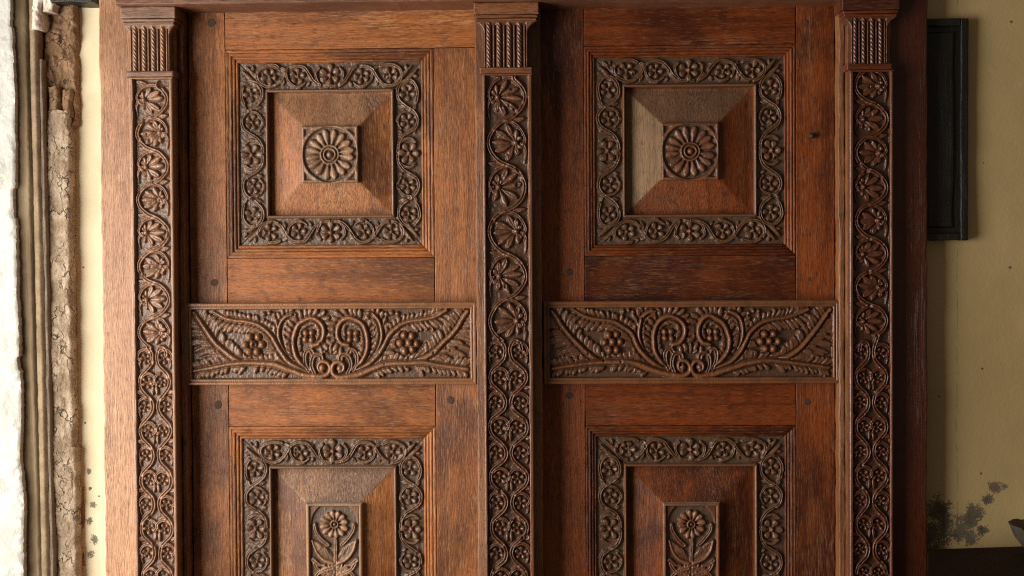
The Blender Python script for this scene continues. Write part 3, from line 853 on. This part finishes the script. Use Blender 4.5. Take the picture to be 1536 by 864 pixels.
def capital(parent, mat, x0, x1, cx0, cx1, y, seed, ztop=1664, zcol=1546):
    """fluted capital: slab, fillet, flared bell of rope and fillet bands, collar."""
    mid = (cx0 + cx1) / 2
    # slab (abacus)
    wm = mat.replace('pil', 'cap')
    board('abacus', parent, wm, x0, x1, 1645, ztop, y - 12, 12 - y - 2, r=1.6, step=8)
    board('abacus_fillet', parent, wm, x0 + 2, x1 - 2, 1639.6, 1644.6, y - 9.5, 9.5 - y - 2, r=1.8, step=8)
    board('abacus_fillet', parent, wm, x0 + 4, x1 - 4, 1634.3, 1639.2, y - 7.5, 7.5 - y - 2, r=1.8, step=8)
    z0, z1 = 1557, 1634
    t = np.linspace(-1, 1, 150); v = np.linspace(z0, z1, 120)
    T, V = np.meshgrid(t, v, indexing='ij')
    fl = np.clip((V - (z1 - 20)) / 20, 0, 1)
    hw = (cx1 - cx0) / 2 - 4 + ((x1 - x0) / 2 - 3 - (cx1 - cx0) / 2 + 4) * fl ** 2.2
    U = mid + T * hw + ((x0 + x1) / 2 - mid) * fl ** 2.2
    c = Carve(U, V)
    hwc = (cx1 - cx0) / 2 - 4
    loc = (U - mid)
    H = np.zeros_like(U) + 1.0
    per = (2 * hwc - 5) / 4.0
    ph = (loc + 2 * per + 0) / per
    k = np.floor(ph); fr = ph - k
    rope = np.clip(1 - ((fr - .32) / .30) ** 2, 0, 1) ** .5
    twist = np.sin(2 * math.pi * (V + (fr - .32) * per * 1.4) / 7.0 + k * 1.3)
    flat = np.clip(1 - ((fr - .83) / .13) ** 4, 0, 1)
    inside = (np.abs(loc) < 2 * per)
    topround = np.clip((z1 - 6 - V + 6 * np.sqrt(np.clip(1 - ((fr - .32) / .30) ** 2, 0, 1))) / 2, 0, 1)
    H = np.where(inside, np.maximum(rope * (5.6 + 0.5 * twist) * topround, flat * 5.2 * np.clip((z1 - 5 - V) / 2, 0, 1)), 5.0)
    flare = 6.0 * np.clip((V - (z1 - 12)) / 12, 0, 1) ** 2
    H = np.maximum(H, flare) - 2.5 * np.clip((np.abs(T) - .94) / .06, 0, 1) ** 2
    c.H = H + .3 * fbm(U / 4, V / 6, seed, 2)
    c.blur(1)
    rp = []
    for kk in range(4):
        p = c.piece('rope_band'); c.ID[inside & (k == kk) & (fr < .66)] = p
    c.build('bell', parent, mat, (0, y / 1000, 0), skirt=-y - 2, attr=np.clip(c.H / 6.5, 0, 1))
    board('collar', parent, wm, cx0 - 3, cx1 + 3, zcol, 1557, y - 7, 7 - y - 2, r=3.0, step=8, top_mat='dust')

# ------------------------------------------------------------------ setting: floor and wall
def slab(name, x0, x1, y0, y1, z0, z1, mat, parent=None):
    co = np.array([(x, y, z) for x in (x0, x1) for y in (y0, y1) for z in (z0, z1)])
    qs = np.array([(0, 1, 3, 2), (4, 6, 7, 5), (0, 4, 5, 1), (2, 3, 7, 6), (0, 2, 6, 4), (1, 5, 7, 3)])
    return link(bpy.data.objects.new(name, raw_mesh(name, co, qs, [mat], smooth=False)), parent)

fl = slab('floor', -3, 3, -3.5, .6, -.12, 0, 'floor'); tag(fl, 'dull brown screed floor under the door', 'floor', kind='structure')

U, V = grid(-830, 1900, 0, 2500, 12)
c = Carve(U, V)
c.H = 1.6 * fbm(U / 160, V / 160, 3, 4) + 52 * np.clip((U - 645) / 40, 0, 1)
wall = c.build('wall', None, 'cream', (0, .05, 0), skirt=250, attr=np.ones_like(U))
tag(wall, 'cream painted plaster wall behind the door, stained and chipped', 'wall', kind='structure')

# ------------------------------------------------------------------ left edge: broken reveal
zt, zb = 1900, 0
# white plaster with a ragged edge
v = np.linspace(zb, zt, 700); t = np.linspace(0, 1, 90) ** .7
T, V = np.meshgrid(t, v, indexing='ij')
edge = -857 + 2 * vnoise(V / 90, V * 0, 41) + .7 * fbm(V / 9, V * 0 + 2, 42, 4, .7) + np.interp(V, [680, 900, 1300, 1700], [4, 1, -2, -3]) - 3.5 * np.clip((vnoise(V / 33, V * 0 + 5, 47) - .55) / .08, 0, 1)
U = -1250 + T * (edge + 1250)
c = Carve(U, V)
d = edge - U
c.H = .7 * fbm(U / 60, V / 60, 44, 5) - np.clip(1 - d / 2.5, 0, 1) ** 2 * (2 + 1.2 * vnoise(V / 20, V * 0 + 1, 45))
peel = fbm(U / 22, V / 30, 48, 4)
c.H -= 2.2 * np.clip((peel - .35) / .08, 0, 1) * np.clip(1 - d / 45, 0, 1)
pw = c.build('plastered_wall', None, 'white', (0, -.008, 0), skirt=90, attr=np.ones_like(U))
tag(pw, 'bright white limewashed wall with ragged broken edge at far left', 'wall')

# timber post of the old opening, two boards and a worn bead, leaning a little
tp = empty('timber_post', (-.835, .05, 0)); tp.rotation_euler = (0, -.0095, 0)
tag(tp, 'weathered tan timber post beside the white plaster edge', 'post')
to = (-.835, .05, 0)
# grey batten beside it
v = np.linspace(zb, 1590, 400); t = np.linspace(0, 1, 18)
T, V = np.meshgrid(t, v, indexing='ij')
lean = np.interp(V, [684, 1690], [8, -2])
U = -829 + lean + T * 13 + .3 * vnoise(V / 200, V * 0, 61)
c = Carve(U, V); c.H = 5 * np.clip(1 - (2 * T - 1) ** 6, 0, 1) + .8 * fbm(T * 4, V / 30, 62, 3)
bt = c.build('batten', None, 'batten', (0, .018, 0), skirt=60, attr=np.ones_like(U))
tag(bt, 'thin grey upright batten between the timber post and the rubble', 'batten')

# crumbling rubble core of the reveal
rub = empty('rubble_jamb', (-.795, .06, 0))
tag(rub, 'crumbling column of lime rubble and mud brick left of the cream strip', 'masonry')
def rough(name, mat, x0, x1, z0, z1, y, amp, seed, cell=16, left=1.2, right=1.2, depth=70, top=3., vs=4.0, par=None, org=(-.795, .06, 0)):
    v = np.linspace(z0, z1, int((z1 - z0) / 1.6)); t = np.linspace(0, 1, int((x1 - x0) / 1.4))
    T, V = np.meshgrid(t, v, indexing='ij')
    a = x0 + left * fbm(V / 16, V * 0, seed, 3); b = x1 + right * fbm(V / 18, V * 0 + 7, seed + 1, 3)
    U = a + T * (b - a)
    Vv = V + top * fbm(U / 9, U * 0 + 3, seed + 8, 2) * np.clip((V - z1 + 20) / 20, 0, 1)
    c = Carve(U, Vv)
    n1 = fbm(U / cell / 1.6, V / cell / vs, seed + 2, 5, .5)
    st = np.floor(n1 * 2.2 + .4 * vnoise(U / 7, V / 7, seed + 4)) / 2.2
    ridg = 1 - np.abs(fbm(U / cell, V / cell / (vs / 4), seed + 3, 4))
    d = np.minimum(T, 1 - T) * (x1 - x0)
    c.H = amp * (.55 * st + .25 * n1 + .35 * ridg) + amp * .10 * fbm(U / 3, V / 3 / (vs / 4), seed + 5, 3) - 7 * np.clip(1 - d / 6, 0, 1) ** 2
    c.blur(1)
    ob = c.build(name, par or rub, mat, (-org[0], y / 1000 - org[1], -org[2]), skirt=depth, attr=np.ones_like(U))
    return ob
rough('mud_core', 'earth', -822, -764, 1475, 1900, 36, 9, 70, 16)
rough('lime_rubble', 'lump', -822, -774, 0, 1502, 24, 4.5, 80, 22, depth=60)
rough('lime_rubble', 'lump', -806, -770, 0, 905, 25, 4, 88, 24, left=4, depth=60)
rough('mud_brick', 'earth', -815, -794, 1496, 1545, 26, 6, 95, 18)
rough('mud_brick', 'earth', -790, -772, 1490, 1540, 26, 6, 99, 18)
rough('mud_brick', 'earth', -778, -765, 690, 830, 44, 6, 104, 14)
rough('plaster_flake', 'flake', -834, -814, 1640, 1830, 4, 8, 110, 12, left=3, right=4, depth=60)
rough('plaster_flake', 'flake', -818, -795, 1672, 1830, 10, 8, 115, 12, left=3, right=4, depth=60)
rough('board', 'old_timber', -857, -823.5, 0, 1900, 8, 3.0, 120, 15, left=.3, right=.5, depth=40, vs=60, par=tp, org=to)
rough('board', 'timber_tan', -824, -808, 0, 1900, 7, 2.2, 130, 9, left=.4, right=.4, depth=42, vs=60, par=tp, org=to)
bm_ = board('timber_end', None, 'black', -795, -722, 1686, 1760, 0, 70, r=2, wob=1.5, edge=1)
tag(bm_, 'dark timber end above the cream wall strip at the top', 'timber')

# ------------------------------------------------------------------ things on the right wall
dp = empty('dark_panel', (.731, -.002, 1.262)); tag(dp, 'blackened wooden panel hanging on the wall right of the door', 'panel')
o_ = (.735, .008, 1.263)
board('backing', dp, 'black', 708, 781, 1266, 1636, 0, 12, org=o_)
board('frame', dp, 'black', 770, 783.5, 1263, 1638.5, -8, 20, r=2.5, org=o_)
board('frame', dp, 'black', 707, 769.5, 1626, 1638.5, -8, 20, r=2.5, org=o_)
board('frame', dp, 'black', 707, 769.5, 1263, 1275, -8, 20, r=2.5, org=o_)
board('inner_panel', dp, 'black', 707, 761, 1284, 1617, -4, 8, r=5, org=o_)

# small dark corner table against the wall, its near end cut on the slant
bn = empty('table', (.80, -.15, 0)); tag(bn, 'low dark brown wooden table top at the bottom right corner', 'table')
def prism(name, poly, z0, z1, mat, parent, off):
    n = len(poly)
    co = np.array([(x - off[0], y - off[1], z) for z in (z0, z1) for x, y in poly])
    me = bpy.data.meshes.new(name)
    me.from_pydata([tuple(c_) for c_ in co], [], [tuple(range(n))[::-1], tuple(range(n, 2 * n))] + [(i, (i + 1) % n, n + (i + 1) % n, n + i) for i in range(n)])
    return link(bpy.data.objects.new(name, me), parent, mat)
prism('table_top', [(.610, -.35), (1.02, -.35), (1.02, -.005), (.7035, -.047)], .716, .742, 'bench', bn, (.80, -.15))
for (lx, ly) in ((.66, -.33), (.96, -.33), (.96, -.08), (.735, -.11)):
    slab('leg', lx - .80, lx - .76, ly + .15, ly + .19, 0, .7155, 'bench', bn)
slab('apron', -.098, .158, -.175, -.155, .65, .7155, 'bench', bn)

# chipped bowl on the bench, cut by the picture's edge
bw = empty('bowl', (.887, -.085, .7425)); tag(bw, 'chipped pale grey bowl on the dark table at the right edge', 'bowl')
def lathe(name, prof, mat, parent, chip=0., seg=96):
    n = len(prof); a = np.linspace(0, 2 * math.pi, seg, endpoint=False)
    Aa, K = np.meshgrid(a, np.arange(n), indexing='ij')
    r = np.array([p[0] for p in prof])[K]; z = np.array([p[1] for p in prof])[K]
    top = np.array([p[2] for p in prof])[K]
    z = z - top * chip * (np.clip(vnoise(Aa * 3.2, Aa * 0 + 2, 5), 0, 1) + .35 * np.abs(vnoise(Aa * 11, Aa * 0, 6)))
    co = np.stack([r * np.cos(Aa), r * np.sin(Aa), z], -1).reshape(-1, 3)
    i = np.arange(seg); q = []
    for k in range(n - 1):
        q.append(np.stack([i * n + k, ((i + 1) % seg) * n + k, ((i + 1) % seg) * n + k + 1, i * n + k + 1], -1))
    return link(bpy.data.objects.new(name, raw_mesh(name, co, np.vstack(q), [mat])), parent)
lathe('shell', [(.001, 0, 0), (.022, 0, 0), (.026, .003, 0), (.040, .012, 0), (.052, .028, 0), (.058, .043, .5), (.061, .050, 1), (.0595, .0505, 1)], 'bowl', bw, .005)
lathe('lining', [(.0593, .0503, 1), (.0560, .042, .5), (.049, .029, 0), (.037, .015, 0), (.020, .008, 0), (.001, .006, 0)], 'bowl_in', bw, .005)

# ------------------------------------------------------------------ the door frame
df = empty('doorway', (0, 0, 0))
tag(df, 'carved wooden doorway with two outer pilasters, jambs and lintel', 'doorway')
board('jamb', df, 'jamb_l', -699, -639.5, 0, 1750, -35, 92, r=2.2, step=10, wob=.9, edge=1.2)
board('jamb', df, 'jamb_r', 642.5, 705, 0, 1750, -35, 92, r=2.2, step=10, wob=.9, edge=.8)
board('edge_strip', df, 'strip', -567, -558, 0, 1662, -25, 65, r=2.4, step=10, wob=.6, edge=.8)
board('edge_strip', df, 'strip', 559, 569.5, 0, 1662, -25, 65, r=2.4, step=10, wob=.6, edge=.8)
board('lintel', df, 'lintel', -657, 657, 1664.5, 1800, -74, 132, r=3, step=14, wob=.7, edge=.8)
board('pilaster_back', df, 'strip', -641, -567.5, 0, 1663, -40, 96, r=1, step=14)
board('pilaster_back', df, 'strip', 570, 642, 0, 1663, -40, 96, r=1, step=14)
def rows(z0, d, n=10): return [z0 - d * k for k in range(n)]
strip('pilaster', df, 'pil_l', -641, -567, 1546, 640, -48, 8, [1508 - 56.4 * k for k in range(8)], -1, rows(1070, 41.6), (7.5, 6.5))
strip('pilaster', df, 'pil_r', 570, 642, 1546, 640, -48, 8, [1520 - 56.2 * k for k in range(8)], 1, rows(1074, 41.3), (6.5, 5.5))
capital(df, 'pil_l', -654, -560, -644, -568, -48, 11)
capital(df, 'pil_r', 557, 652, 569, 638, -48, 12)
board('plinth', df, 'jamb_l', -643, -566, 0, 639.5, -56, 16, r=2)
board('plinth', df, 'jamb_r', 569, 644, 0, 639.5, -56, 16, r=2)

# ------------------------------------------------------------------ the two leaves
def facets(c, U, V, fw, fh, sx):
    low = V.min() < -fh / 2 - 10
    """cut the sloping field into its four facets and the flat under the block"""
    c.blur(2)
    dl, dr, dt, db = fw / 2 + U, fw / 2 - U, fh / 2 - V, fh / 2 + V
    if (V.min() < -fh / 2 - 10): db = db + 9999
    m = np.minimum(np.minimum(dl, dr), np.minimum(dt, db))
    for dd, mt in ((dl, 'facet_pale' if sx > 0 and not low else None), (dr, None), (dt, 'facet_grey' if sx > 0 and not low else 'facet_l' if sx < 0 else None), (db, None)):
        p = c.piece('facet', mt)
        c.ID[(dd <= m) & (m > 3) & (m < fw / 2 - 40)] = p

def leaf(sx, label, mv, mh, mb, mr, mrose, seed):
    lf = empty('door_leaf', (0, 0, 0)); tag(lf, label, 'door leaf')
    # pane geometry, mm; (outer moulding box, border box, field box, block) measured for this leaf
    if sx < 0:
        X0, X1 = -556, -50
        PX0, PX1 = -491.5, -129.8
        bx0, bx1 = -469, -147
    else:
        X0, X1 = 50, 558
        PX0, PX1 = 129.5, 492
        bx0, bx1 = 149, 475.5
    ZT, ZB, ZL = 1600, 1239, 945.5
    g = .5
    # stiles and rails
    board('stile', lf, mv, X0, PX0 - g, 0, 1690, 0, 38, r=.9, wob=.6, edge=.3)
    board('stile', lf, mv, PX1 + g, X1, 0, ZT - g if sx < 0 else 1690, 0, 38, r=.9, wob=.6, edge=.3)
    board('rail', lf, mh, PX0 + g, (X1 if sx < 0 else PX1 - g), ZT + g, 1690, 0, 38, r=.9, wob=.6, edge=.3)
    board('rail', lf, mh, PX0 + g, PX1 - g, 1092, ZB - g, 0, 38, r=.9, wob=.6, edge=.3)
    board('rail', lf, mh, PX0 + g, PX1 - g, ZL + g, 1091.5, 0, 38, r=.9, wob=.6, edge=.3)
    board('rail', lf, mh, PX0 + g, PX1 - g, 0, 560, 0, 38, r=.9, wob=.6, edge=.3)
    # upper pane
    for (cz, H, lower) in ((((ZT + ZB) / 2), ZT - ZB, False), (None, None, True)):
        W = PX1 - PX0; mw = bx0 - PX0
        cxm = (PX0 + PX1) / 2
        if not lower:
            for side in DIRS:
                eu, ev = DIRS[side]
                L = W if side in ('top', 'bottom') else H
                off = (H if side in ('top', 'bottom') else W) / 2 - mw
                org = (cxm / 1000 + ev[0] * off / 1000, 0, cz / 1000 + ev[2] * off / 1000)
                moulding_side(lf, mh if side in ('top', 'bottom') else mv, org, eu, ev, L, mw)
                Lb = L - 2 * mw; offb = off - 51.0
                orgb = (cxm / 1000 + ev[0] * offb / 1000, .0085, cz / 1000 + ev[2] * offb / 1000)
                border_side(lf, mb, orgb, eu, ev, Lb, 51.0)
            fw, fh = W - 2 * mw - 102, H - 2 * mw - 102
            U, V = grid(-fw / 2 - 1, fw / 2 + 1, -fh / 2 - 1, fh / 2 + 1, 1.6)
            c = Carve(U, V)
            du = np.minimum(fw / 2 - np.abs(U), fh / 2 - np.abs(V))
            c.H = np.interp(du, [-2, 5, 9, fw / 2 - 48, fw / 2], [0, .4, 1.4, 15, 15]) + .35 * fbm(U / 45, V / 70, seed, 3)
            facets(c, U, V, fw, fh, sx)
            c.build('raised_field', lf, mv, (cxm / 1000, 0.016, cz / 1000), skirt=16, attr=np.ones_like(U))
            rosette_block(lf, mrose, cxm + (1 if sx < 0 else 0), cz - 2, 98, -1.0)
        else:
            # the lower pane runs on below the picture; it is carved as far down as can be seen
            zend = 640.; H2 = 2 * (ZL - zend)
            cz2 = zend
            for side in ('top', 'right', 'left'):
                eu, ev = DIRS[side]
                if side == 'top':
                    off = ZL - cz2 - mw; L = W; half = False
                    org = (cxm / 1000, 0, (cz2 + off) / 1000); orgb = (cxm / 1000, .0085, (cz2 + off - 51.0) / 1000)
                    moulding_side(lf, mh, org, eu, ev, L, mw)
                    border_side(lf, mb, orgb, eu, ev, L - 2 * mw, 51.0)
                else:
                    off = W / 2 - mw
                    # local u: for the right side u runs down (head mitre at -u); for the left side it runs up
                    Lm = 361.; ctr = ZL - Lm / 2
                    org = ((cxm + ev[0] * off) / 1000, 0, ctr / 1000)
                    orgb = ((cxm + ev[0] * (off - 51.0)) / 1000, .0085, ctr / 1000)
                    moulding_side(lf, mv, org, eu, ev, Lm, mw)
                    border_side(lf, mb, orgb, eu, ev, Lm - 2 * mw, 51.0)
            eu, ev = DIRS['bottom']
            Lm = 361.; ctr = ZL - Lm / 2; off = Lm / 2 - mw
            moulding_side(lf, mh, (cxm / 1000, 0, (ctr - off) / 1000), eu, ev, W, mw)
            fw, fh = W - 2 * mw - 102, Lm - 2 * mw - 102
            U, V = grid(-fw / 2 - 1, fw / 2 + 1, -fh / 2 - 1, fh / 2 + 40, 1.6)
            U, V = grid(-fw / 2 - 1, fw / 2 + 1, -fh / 2 - 50, fh / 2 + 1, 1.6)
            c = Carve(U, V)
            du = np.minimum(fw / 2 - np.abs(U), fh / 2 - V)
            c.H = np.interp(du, [-2, 5, 9, fw / 2 - 48, fw / 2], [0, .4, 1.4, 14, 14]) + .35 * fbm(U / 45, V / 70, seed + 3, 3)
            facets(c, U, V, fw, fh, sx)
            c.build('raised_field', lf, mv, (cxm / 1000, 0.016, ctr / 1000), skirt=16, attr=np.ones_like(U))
            flower_block(lf, mrose, cxm + (3 if sx < 0 else 0), 813, 98, 240, .0)
    carved_rail(lf, mr, -560.5 if sx < 0 else 57.5, -57 if sx < 0 else 561, 1020, 1161.5, -14, seed + 20)
    return lf
L1 = leaf(-1, 'left door leaf, browner and better lit, carrying the central pilaster', 'leaf_l_v', 'leaf_l_h', 'border_l', 'rail_l', 'rose_l', 300)
L2 = leaf(1, 'right door leaf of redder darker wood with an iron nail', 'leaf_r_v', 'leaf_r_h', 'border_r', 'rail_r', 'rose_r', 340)

# central pilaster belongs to the left leaf and laps over the right one
board('meeting_strip', L1, 'strip', -56.5, 55.5, 0, 1664, -25, 63, r=2.2, step=10, wob=.6, edge=.7)
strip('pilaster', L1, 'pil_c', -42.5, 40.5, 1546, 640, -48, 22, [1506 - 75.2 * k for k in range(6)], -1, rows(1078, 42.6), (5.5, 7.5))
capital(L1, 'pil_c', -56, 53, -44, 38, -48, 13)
board('plinth', L1, 'strip', -44, 42, 0, 639.5, -56, 30, r=2)

# pegs and the nail
def disc(name, parent, mat, x, z, y, r, h):
    return lathe_front(name, [(0.0005, h), (r * .6, h * .98), (r * .9, h * .7), (r, 0), (r, -4)], mat, parent, x, z, y)
def lathe_front(name, prof, mat, parent, x, z, y, seg=24):
    n = len(prof); a = np.linspace(0, 2 * math.pi, seg, endpoint=False)
    Aa, K = np.meshgrid(a, np.arange(n), indexing='ij')
    r = np.array([p[0] for p in prof])[K] * (1 + .06 * np.sin(Aa * 2 + x)); h = np.array([p[1] for p in prof])[K]
    co = np.stack([x + r * np.cos(Aa), y - h, z + r * np.sin(Aa)], -1).reshape(-1, 3) / 1000
    i = np.arange(seg); q = []
    for k in range(n - 1):
        q.append(np.stack([i * n + k + 1, ((i + 1) % seg) * n + k + 1, ((i + 1) % seg) * n + k, i * n + k], -1))
    return link(bpy.data.objects.new(name, raw_mesh(name, co, np.vstack(q), [mat])), parent)
for (x, z) in ((-514.8, 1647), (-513.8, 1197), (-510, 984), (-104, 991)):
    disc('peg', L1, 'peg', x, z, 0, 7.0, .3)
for (x, z) in ((513, 1636), (518, 1197), (511, 986), (102, 998.5), (104, 1212)):
    disc('peg', L2, 'peg', x, z, 0, 6.5, .3)
lathe_front('nail', [(.0005, 9), (3.5, 8.5), (5.5, 6), (4, 3), (4, -6)], 'iron', L2, 518.4, 1442.5, 0)
